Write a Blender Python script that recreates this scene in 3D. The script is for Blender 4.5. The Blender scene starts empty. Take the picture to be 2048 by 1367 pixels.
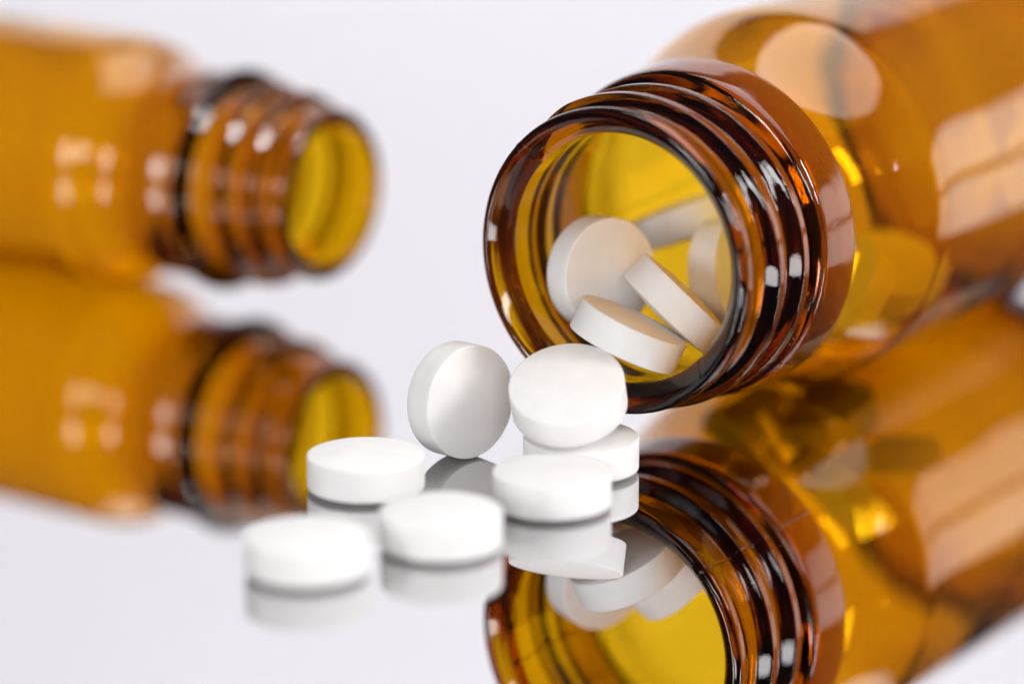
import bpy, math, random
from mathutils import Vector, Matrix, noise

MM = 0.001
R = math.radians
scene = bpy.context.scene
COL = scene.collection

# ------------------------------------------------------------------ camera
ELEV, DIST = R(16.0), 0.340
cd = bpy.data.cameras.new('camera')
cam = bpy.data.objects.new('camera', cd)
COL.objects.link(cam)
cam.location = (0, -DIST * math.cos(ELEV), DIST * math.sin(ELEV))
cam.rotation_euler = (math.pi / 2 - ELEV, 0, 0)
cd.sensor_width = 36.0
cd.lens = 36.0 * 7990 / 2048
cd.clip_start, cd.clip_end = 0.01, 20
cd.dof.use_dof = True
cd.dof.focus_distance = 0.3065
cd.dof.aperture_fstop = 9.8
scene.camera = cam

# ------------------------------------------------------------------ studio light
w = bpy.data.worlds.new('World'); scene.world = w; w.use_nodes = True
bg = w.node_tree.nodes['Background']
bg.inputs['Color'].default_value = (0.95, 0.93, 1.0, 1)
bg.inputs['Strength'].default_value = 0.06

def softbox(name, loc, target, sx, sy, radiance, color=(1, 1, 1), spread=180):
    l = bpy.data.lights.new(name, 'AREA')
    l.shape = 'RECTANGLE'; l.size = sx; l.size_y = sy
    l.energy = radiance * sx * sy * math.pi
    l.color = color
    l.spread = R(spread)
    o = bpy.data.objects.new(name, l); COL.objects.link(o)
    o.location = loc
    o.rotation_euler = (Vector(target) - Vector(loc)).to_track_quat('-Z', 'Y').to_euler()
    return o

softbox('softbox_left', (-0.32, -0.42, 0.15), (0, -0.02, 0.01), 0.11, 0.15, 15.0)
softbox('softbox_front', (0.02, -0.54, 0.17), (0, -0.03, 0.01), 0.26, 0.07, 12.0)
softbox('softbox_side', (0.39, -0.15, 0.22), (0.01, -0.03, 0.01), 0.04, 0.18, 44.0)
softbox('softbox_right', (0.44, 0.12, 0.07), (0, 0, 0.02), 0.24, 0.12, 2.0)
softbox('softbox_top', (0.14, 0.06, 0.46), (0.02, 0.0, 0.0), 0.54, 0.36, 2.6)
softbox('backdrop_lamp', (0.0, 0.16, 0.52), (0, 0.44, 0.12), 0.6, 0.12, 2.2, (1.0, 0.985, 1.0), 100)

vs = scene.view_settings
vs.view_transform = 'Standard'; vs.look = 'None'; vs.exposure = 0.24; vs.gamma = 1.0
vs.use_curve_mapping = False
cy = scene.cycles
cy.max_bounces = 40; cy.transmission_bounces = 32; cy.glossy_bounces = 16
cy.diffuse_bounces = 6; cy.transparent_max_bounces = 64; cy.volume_bounces = 2
cy.caustics_reflective = True; cy.caustics_refractive = True
cy.blur_glossy = 0.3
cy.sample_clamp_indirect = 12.0
cy.use_denoising = True
try:
    cy.denoiser = 'OPENIMAGEDENOISE'
    cy.denoising_input_passes = 'RGB_ALBEDO_NORMAL'
    cy.denoising_prefilter = 'ACCURATE'
except Exception:
    pass
cy.use_adaptive_sampling = False

# ------------------------------------------------------------------ helpers
def new_mat(name):
    m = bpy.data.materials.new(name); m.use_nodes = True
    nt = m.node_tree
    return m, nt, nt.nodes['Principled BSDF'], nt.nodes['Material Output']

def link_mesh(name, verts, faces, mat, parent=None, smooth=True):
    me = bpy.data.meshes.new(name)
    me.from_pydata(verts, [], faces); me.update()
    if smooth:
        me.polygons.foreach_set('use_smooth', [True] * len(me.polygons))
    if mat: me.materials.append(mat)
    o = bpy.data.objects.new(name, me); COL.objects.link(o)
    o.parent = parent
    return o

def tag(o, label=None, cat=None, group=None, kind=None):
    if label: o['label'] = label
    if cat: o['category'] = cat
    if group: o['group'] = group
    if kind: o['kind'] = kind
    return o

# ------------------------------------------------------------------ materials
def amber_glass(name, bump_scale, bump_strength, density=2600.0, tint=(0.885, 0.80, 0.0)):
    m, nt, p, out = new_mat(name)
    N, L = nt.nodes, nt.links
    p.inputs['Base Color'].default_value = (1.0, 0.67, 0.04, 1)
    p.inputs['Transmission Weight'].default_value = 1.0
    p.inputs['Roughness'].default_value = 0.0
    p.inputs['IOR'].default_value = 1.51
    tc = N.new('ShaderNodeTexCoord')
    nz = N.new('ShaderNodeTexNoise'); nz.inputs['Scale'].default_value = bump_scale
    nz.inputs['Detail'].default_value = 3.0
    L.new(tc.outputs['Object'], nz.inputs['Vector'])
    wear = N.new('ShaderNodeAttribute'); wear.attribute_name = 'mould'
    pz = N.new('ShaderNodeTexNoise'); pz.inputs['Scale'].default_value = 330.0     # patches of coarser mould skin
    L.new(tc.outputs['Object'], pz.inputs['Vector'])
    pr = N.new('ShaderNodeMapRange')
    pr.inputs['From Min'].default_value = 0.46; pr.inputs['From Max'].default_value = 0.66
    L.new(pz.outputs['Fac'], pr.inputs['Value'])
    pm = N.new('ShaderNodeMath'); pm.operation = 'MULTIPLY'
    L.new(pr.outputs['Result'], pm.inputs[0]); L.new(wear.outputs['Fac'], pm.inputs[1])
    mul = N.new('ShaderNodeMath'); mul.operation = 'MULTIPLY'
    L.new(nz.outputs['Fac'], mul.inputs[0]); L.new(pm.outputs[0], mul.inputs[1])
    bp = N.new('ShaderNodeBump'); bp.inputs['Strength'].default_value = bump_strength
    bp.inputs['Distance'].default_value = 0.00005
    L.new(mul.outputs[0], bp.inputs['Height'])
    L.new(bp.outputs['Normal'], p.inputs['Normal'])
    # joints inside the solid glass let light straight through
    tr = N.new('ShaderNodeBsdfTransparent')
    at = N.new('ShaderNodeAttribute'); at.attribute_name = 'joint'
    mx = N.new('ShaderNodeMixShader')
    L.new(at.outputs['Fac'], mx.inputs['Fac'])
    L.new(p.outputs['BSDF'], mx.inputs[1]); L.new(tr.outputs['BSDF'], mx.inputs[2])
    L.new(mx.outputs['Shader'], out.inputs['Surface'])
    va = N.new('ShaderNodeVolumeAbsorption')
    va.inputs['Color'].default_value = (*tint, 1)
    va.inputs['Density'].default_value = density
    L.new(va.outputs['Volume'], out.inputs['Volume'])
    return m

GLASS = amber_glass('amber_glass', 5200.0, 0.5)
def tablet_material():
    m, nt, p, out = new_mat('pressed_tablet')
    N, L = nt.nodes, nt.links
    tc = N.new('ShaderNodeTexCoord')
    oi = N.new('ShaderNodeObjectInfo')
    add = N.new('ShaderNodeVectorMath'); add.operation = 'ADD'
    L.new(tc.outputs['Object'], add.inputs[0]); L.new(oi.outputs['Random'], add.inputs[1])
    n1 = N.new('ShaderNodeTexNoise'); n1.inputs['Scale'].default_value = 420; n1.inputs['Detail'].default_value = 4
    L.new(add.outputs[0], n1.inputs['Vector'])
    cr = N.new('ShaderNodeValToRGB')
    cr.color_ramp.elements[0].position = 0.3; cr.color_ramp.elements[0].color = (0.845, 0.825, 0.815, 1)
    cr.color_ramp.elements[1].position = 0.7; cr.color_ramp.elements[1].color = (0.90, 0.885, 0.875, 1)
    L.new(n1.outputs['Fac'], cr.inputs['Fac'])
    L.new(cr.outputs['Color'], p.inputs['Base Color'])
    n2 = N.new('ShaderNodeTexNoise'); n2.inputs['Scale'].default_value = 6000; n2.inputs['Detail'].default_value = 3
    L.new(add.outputs[0], n2.inputs['Vector'])
    bp = N.new('ShaderNodeBump'); bp.inputs['Strength'].default_value = 0.12; bp.inputs['Distance'].default_value = 0.00003
    L.new(n2.outputs['Fac'], bp.inputs['Height']); L.new(bp.outputs['Normal'], p.inputs['Normal'])
    p.inputs['Roughness'].default_value = 0.62
    p.inputs['Subsurface Weight'].default_value = 0.3
    p.inputs['Subsurface Radius'].default_value = (1.0, 0.85, 0.72)
    p.inputs['Subsurface Scale'].default_value = 0.0009
    p.inputs['Specular IOR Level'].default_value = 0.25
    return m
TABLET = tablet_material()

mirror_m, nt, p, out = new_mat('mirror')
p.inputs['Base Color'].default_value = (0.70, 0.69, 0.705, 1)
p.inputs['Metallic'].default_value = 1.0
p.inputs['Roughness'].default_value = 0.0

paper_m, nt, p, out = new_mat('backdrop_paper')
p.inputs['Base Color'].default_value = (0.86, 0.845, 0.88, 1)
p.inputs['Roughness'].default_value = 0.9
p.inputs['Specular IOR Level'].default_value = 0.1

# ------------------------------------------------------------------ setting
def slab(name, x0, x1, y0, y1, z0, z1, mat, b=0.0006):
    v = []
    for z, d in ((z0, 0), (z1 - b, 0), (z1, b)):
        v += [(x0 + d, y0 + d, z), (x1 - d, y0 + d, z), (x1 - d, y1 - d, z), (x0 + d, y1 - d, z)]
    f = [(3, 2, 1, 0), (8, 9, 10, 11)]
    for k in (0, 4):
        for i in range(4):
            j = (i + 1) % 4
            f.append((k + i, k + j, k + 4 + j, k + 4 + i))
    return link_mesh(name, v, f, mat, smooth=False)

table = slab('mirror_table', -0.30, 0.30, -0.30, 0.34, -0.005, 0.0, mirror_m)
tag(table, kind='structure')

def backdrop():
    prof = [(0.36, -0.006), (0.40, -0.003), (0.43, 0.01), (0.446, 0.035), (0.45, 0.07), (0.45, 0.33)]
    v, f = [], []
    for k, off in enumerate((0, 0.001)):
        for (y, z) in prof:
            v += [(-0.26, y + off, z), (0.24, y + off, z)]
    n = len(prof) * 2
    for i in range(len(prof) - 1):
        a = i * 2
        f.append((a, a + 1, a + 3, a + 2)); f.append((n + a + 2, n + a + 3, n + a + 1, n + a))
    return link_mesh('backdrop', v, f, paper_m)
tag(backdrop(), kind='structure')

# ------------------------------------------------------------------ bottles
def smooth01(x):
    x = max(0.0, min(1.0, x)); return x * x * (3 - 2 * x)

def spline(pts, step):
    """Catmull-Rom through (s, r) points, sampled about every step mm."""
    out = []
    P = [pts[0]] + list(pts) + [pts[-1]]
    for i in range(1, len(P) - 2):
        p0, p1, p2, p3 = (Vector(q) for q in P[i - 1:i + 3])
        n = max(2, int((p2 - p1).length / step))
        for k in range(n):
            t = k / n
            q = 0.5 * ((2 * p1) + (-p0 + p2) * t + (2 * p0 - 5 * p1 + 4 * p2 - p3) * t * t + (-p0 + 3 * p1 - 3 * p2 + p3) * t ** 3)
            out.append((q.x, q.y))
    out.append(tuple(pts[-1]))
    return out

def angles(n, seams):
    th = [2 * math.pi * i / n for i in range(n)]
    for s in seams:
        th += [(s + d) % (2 * math.pi) for d in (-.012, -.008, -.005, -.0025, 0, .0025, .005, .008, .012)]
    th = sorted(th)
    res = [th[0]]
    for t in th[1:]:
        if t - res[-1] > 0.0012: res.append(t)
    return res

def glass_part(name, loop, zc, parent, mat, th, rad, joint_edges, mould=0.0, poles=()):
    """Lathe a closed (s, r, tag) loop round the bottle axis (local +X at height zc).
    joint_edges: indices i of loop edges i -> i+1 that are joints inside the glass."""
    n, m = len(loop), len(th)
    verts, faces, jf, mf = [], [], [], []
    for (s, r, tg) in loop:
        for t in th:
            rr = rad(s, r, t, tg)
            verts.append((s * MM, -rr * math.sin(t) * MM, (zc + rr * math.cos(t)) * MM))
    nopen = n - 1 if poles else n
    for i in range(nopen):
        a, b = i * m, ((i + 1) % n) * m
        for j in range(m):
            k = (j + 1) % m
            faces.append((a + k, b + k, b + j, a + j))
            jf.append(1.0 if i in joint_edges else 0.0)
            mf.append(mould if loop[i][2] == 'o' else 0.02 * mould)
    o = link_mesh(name, verts, faces, mat, parent)
    me = o.data
    at = me.attributes.new('joint', 'FLOAT', 'FACE'); at.data.foreach_set('value', jf)
    at = me.attributes.new('mould', 'FLOAT', 'FACE'); at.data.foreach_set('value', mf)
    shp = [j < 0.5 for j in jf]
    me.polygons.foreach_set('use_smooth', shp)
    # sharp edges where a joint meets the skin
    ring_of = set()
    for i in joint_edges:
        ring_of.add(i); ring_of.add((i + 1) % n)
    sharp = [False] * len(me.edges)
    for e in me.edges:
        a, b = e.vertices
        if a // m == b // m and (a // m) in ring_of: sharp[e.index] = True
    sa = me.attributes.new('sharp_edge', 'BOOLEAN', 'EDGE'); sa.data.foreach_set('value', sharp)
    return o

GAP = 0.002     # mm left between neighbouring pieces of glass

def build_bottle(name, loc, yaw, zc, mat, spec):
    root = bpy.data.objects.new(name, None); COL.objects.link(root)
    root.location = (loc[0] * MM, loc[1] * MM, 0); root.rotation_euler = (0, 0, yaw)
    root.empty_display_size = 0.01
    seams = spec['seams']; th = angles(spec['n'], seams)
    T = spec['thread']

    def helix(s, t):
        best = 0.0
        tt = (t - T['phase']) % (2 * math.pi)
        for k in range(-1, 5):
            turn = k + tt / (2 * math.pi)
            if turn < 0 or turn > T['turns']: continue
            sc = T['s0'] + T['pitch'] * turn
            d = abs(s - sc) / (T['width'] / 2)
            if d >= 1: continue
            amp = smooth01(turn / 0.10) * smooth01((T['turns'] - turn) / 0.10)
            best = max(best, amp * smooth01((1 - d) / 0.72))
        return best * T['h']

    def rad(s, r, t, tg):
        rr = r
        if tg == 'o':
            if T['s0'] - 3 < s < T['s0'] + T['pitch'] * T['turns'] + 3:
                hx = helix(s, t)
                if hx > 0 and r > spec['base'](s) - 0.6: rr = max(rr, spec['base'](s) + hx)
            if s < 15.2:
                for q in seams:
                    d = (t - q + math.pi) % (2 * math.pi) - math.pi
                    rr += spec['seam_h'] * math.exp(-(d / 0.0042) ** 2)
        elif r > 3 and T['s0'] - 1 < s < T['s0'] + T['pitch'] * T['turns'] + 3:
            rr -= 0.10 * helix(s, t)        # the bore swells a little behind the thread
        if r > 3:
            k = 0.05 if tg == 'o' else spec['wave']
            rr += k * (noise.noise((s * .16, math.cos(t) * 1.6 + (7 if tg == 'i' else 0), math.sin(t) * 1.6))) * spec['wavemask'](s)
        return rr

    cuts = spec['cuts']                     # stations of the joints
    lo, li = spec['lip'](cuts[0])           # lip: outer skin from bore round the front to the first joint
    loop = lo
    glass_part('lip', loop, zc, root, mat, th, rad, {len(loop) - 1}, mould=0.15)
    names = ['threaded_neck', 'collar']
    for k in range(2):
        a, b = cuts[k] + GAP, cuts[k + 1]
        outer = [(s, r, 'o') for s, r in spline([(a, spec['r_at'][k])] + spec['outer'][k] + [(b, spec['r_at'][k + 1])], spec['step'][k])]
        inner = [(s, r, 'i') for s, r in spline([(b, spec['bore'][k + 1]), ((a + b) / 2, spec['bore_mid'][k]), (a, spec['bore'][k])], 0.5)]
        loop = outer + inner
        glass_part(names[k], loop, zc, root, mat, th, rad, {len(outer) - 1, len(loop) - 1}, mould=spec['mould'][k])
    a = cuts[2] + GAP
    outer = [(s, r, 'o') for s, r in spline([(a, spec['r_at'][2])] + spec['body_outer'], 0.6)]
    inner = [(s, r, 'i') for s, r in spline(spec['body_inner'] + [(a, spec['bore'][2])], 0.6)]
    loop = outer + inner
    glass_part('body', loop, zc, root, mat, th, rad, {len(loop) - 1}, mould=0.03)
    return root

# the wide-mouthed bottle with the tablets
ZC = 15.55
def lip_wide(c):
    pts = [(c, 9.78), (1.3, 9.98), (0.8, 10.36), (0.4, 10.76), (0.12, 11.12), (0.0, 11.4), (0.08, 11.66), (0.3, 11.86), (0.6, 11.96), (0.95, 11.98),
           (1.3, 11.93), (1.55, 11.84), (c, 11.78)]
    return [(s, r, 'o') for s, r in spline(pts, 0.10)], None

wide = build_bottle('amber_bottle', (7.43, -32.6), 0.983, ZC, GLASS, dict(
    base=lambda s: 11.48, n=224, seams=(R(133), R(313)), seam_h=0.05, wave=0.10, wavemask=lambda s: smooth01((s - 13) / 6),
    thread=dict(s0=3.0, pitch=3.65, turns=1.8, width=2.4, h=1.12, phase=R(298)),
    cuts=(1.75, 9.35, 15.3), r_at=(11.78, 11.5, 12.45), bore=(9.85, 10.2, 11.7), bore_mid=(10.12, 10.55),
    lip=lip_wide, step=(0.10, 0.12), mould=(0.5, 1.0),
    outer=([(2.2, 11.66), (2.8, 11.58), (5, 11.52), (8.9, 11.5)],
           [(9.55, 11.5), (9.68, 11.75), (9.74, 12.3), (9.86, 12.75), (10.15, 13.02), (10.7, 13.16), (12.0, 13.28), (13.4, 13.38), (14.1, 13.40), (14.38, 13.33), (14.52, 13.1), (14.62, 12.75), (14.85, 12.47)]),
    body_outer=[(16.4, 12.68), (18, 13.12), (20, 13.82), (22, 14.58), (23.6, 15.12), (25, 15.46), (26.6, 15.55), (30, 15.55), (40, 15.55), (60, 15.55),
                (62.6, 15.3), (63.8, 14.4), (64.2, 13.0), (63.9, 11), (63.4, 7), (63.2, 0.02)],
    body_inner=[(62.4, 0.02), (62.6, 7), (62.4, 11.5), (61.2, 13.8), (59.8, 14.8), (58, 15.14), (40, 15.18), (28, 15.18), (26.2, 15.13), (24.7, 15.0), (22.8, 14.42), (20.8, 13.68), (18.8, 12.92), (17.0, 12.3)]))
tag(wide, 'large wide-mouthed amber glass bottle lying on its side with white tablets spilling out', 'bottle')

# the slim bottle behind
def lip_slim(c):
    pts = [(c, 6.25), (1.0, 6.06), (0.45, 6.08), (0.12, 6.25), (0.0, 6.65), (0.10, 7.05), (0.35, 7.35), (0.7, 7.5), (1.0, 7.42), (1.25, 7.32), (1.5, 7.28), (c, 7.3)]
    return [(s, r, 'o') for s, r in spline(pts, 0.12)], None
slim = build_bottle('amber_bottle', (-15.35, 6.3), 2.535, 11.25, GLASS, dict(
    base=lambda s: 7.1 + 0.12 * s, n=160, seams=(R(60), R(240)), seam_h=0.05, wave=0.09, wavemask=lambda s: smooth01((s - 11) / 5),
    thread=dict(s0=2.7, pitch=3.0, turns=1.6, width=2.0, h=0.9, phase=R(200)),
    cuts=(1.75, 8.7, 15.4), r_at=(7.3, 8.1, 9.1), bore=(6.25, 7.5, 7.7), bore_mid=(7.0, 7.75),
    lip=lip_slim, step=(0.12, 0.15), mould=(0.2, 0.3),
    outer=([(2.2, 7.35), (5, 7.7), (8.0, 8.05)],
           [(9.2, 8.2), (9.5, 8.7), (9.8, 9.35), (10.2, 9.7), (10.7, 9.7), (11.1, 9.35), (11.5, 8.8), (11.9, 8.65), (12.5, 8.85), (13.2, 9.05), (14.6, 9.1)]),
    body_outer=[(16.2, 8.95), (17.2, 8.9), (18.2, 9.2), (19.4, 9.9), (20.6, 10.7), (22.0, 11.12), (24, 11.25), (30, 11.25), (56, 11.25),
                (57.6, 10.95), (58.4, 10.2), (58.6, 8.8), (58.2, 5), (58.0, 0.02)],
    body_inner=[(56.2, 0.02), (56.2, 6), (55.6, 8.8), (54, 10.75), (40, 10.92), (24, 10.88), (22.2, 10.75), (20.4, 10.2), (18.8, 8.8), (17.4, 8.0), (16.2, 7.75)]))
tag(slim, 'small slim-necked empty amber glass bottle lying behind the loose tablets', 'bottle')

# ------------------------------------------------------------------ tablets
def tablet_mesh():
    rr = 4.43
    half = [(0.0, 1.60), (0.8, 1.590), (1.6, 1.555), (2.4, 1.495), (3.1, 1.42), (3.65, 1.345), (3.92, 1.30), (4.04, 1.275), (4.16, 1.262),
            (4.30, 1.25), (4.375, 1.23), (4.415, 1.195), (rr, 1.14)]
    prof = half + [(rr, 0.5), (rr, -0.5)] + [(r, -z) for r, z in reversed(half)]
    n = 72
    v, f = [(0, 0, prof[0][1] * MM)], []
    for r, z in prof[1:-1]:
        for j in range(n):
            a = 2 * math.pi * j / n
            v.append((r * math.cos(a) * MM, r * math.sin(a) * MM, z * MM))
    v.append((0, 0, prof[-1][1] * MM))
    k = len(prof) - 2
    for j in range(n):
        q = (j + 1) % n
        f.append((0, 1 + j, 1 + q))
        for i in range(k - 1):
            a, b = 1 + i * n, 1 + (i + 1) * n
            f.append((a + j, b + j, b + q, a + q))
        f.append((1 + (k - 1) * n + j, len(v) - 1, 1 + (k - 1) * n + q))
    me = bpy.data.meshes.new('tablet')
    me.from_pydata(v, [], f); me.update()
    me.polygons.foreach_set('use_smooth', [True] * len(me.polygons))
    me.materials.append(TABLET)
    return me
TM = tablet_mesh()
random.seed(4)
def tablet(pos, nrm, label, group=None, spin=None):
    o = bpy.data.objects.new('tablet', TM); COL.objects.link(o)
    o.location = [c * MM for c in pos]
    q = Vector(nrm).normalized().to_track_quat('Z', 'Y')
    o.rotation_euler = (q.to_matrix() @ Matrix.Rotation(random.uniform(0, 6.28) if spin is None else spin, 3, 'Z')).to_euler()
    tag(o, label, 'tablet', group)
    return o

LOOSE, INSIDE = 'tablets spilled on the mirror', 'tablets inside the bottle'
FZ = 1.602
tablet((-11.0, -40.46, FZ), (0, 0, 1), 'flat white tablet in front of the small bottle mouth', LOOSE)
tablet((-14.51, -59.3, FZ), (0, 0, 1), 'blurred white tablet lying farthest out from the bottles', LOOSE)
tablet((-5.1, -53.8, FZ), (0, 0, 1), 'flat white tablet between the outermost one and the stacked pair', LOOSE)
tablet((2.97, -44.5, FZ), (0, 0, 1), 'flat white tablet lying just in front of the stacked pair', LOOSE)
tablet((5.27, -35.9, FZ), (0, 0, 1), 'flat white tablet under the tilted tablet at the bottle lip', LOOSE)
tablet((4.25, -36.69, 6.32), (-.12, -.46, .88), 'tilted white tablet lying on another below the bottle lip', LOOSE)
tablet((-3.97, -31.92, 4.52), (.67, -.735, .063), 'white tablet standing upright on its edge on the mirror', LOOSE)
tablet((6.99, -23.66, 12.45), (.587, -.803, .106), 'round tablet leaning upright inside the bottle mouth, its broad face showing', INSIDE)
tablet((8.96, -30.92, 9.47), (.413, .078, .908), 'white tablet lying on the inside of the bottle lip, one end tinted yellow', INSIDE)
tablet((12.73, -27.02, 10.82), (.692, .143, .708), 'cream-tinted tablet tilted on edge behind the one at the lip', INSIDE)
tablet((14.06, -11.81, 13.69), (-.337, .2, .92), 'yellow-tinted tablet seen edge-on at the back of the bottle neck', INSIDE)
tablet((17.27, -19.08, 11.21), (.844, -.498, .2), 'cream-tinted tablet half hidden behind the right rim of the bottle mouth', INSIDE)
for pos, nrm in (((26.1, -7.12, 4.49), (.241, .119, .963)), ((19.08, -9.61, 7.1), (.859, .435, -.271)), ((20.0, -.17, 7.04), (.601, -.437, .67)),
                 ((26.45, -14.25, 8.8), (-.61, -.424, .669)), ((31.19, -7.67, 8.1), (.115, -.34, .933))):
    tablet(pos, nrm, 'tablet heaped in the body of the large bottle, dim through the amber glass', 'tablets heaped in the bottle body')
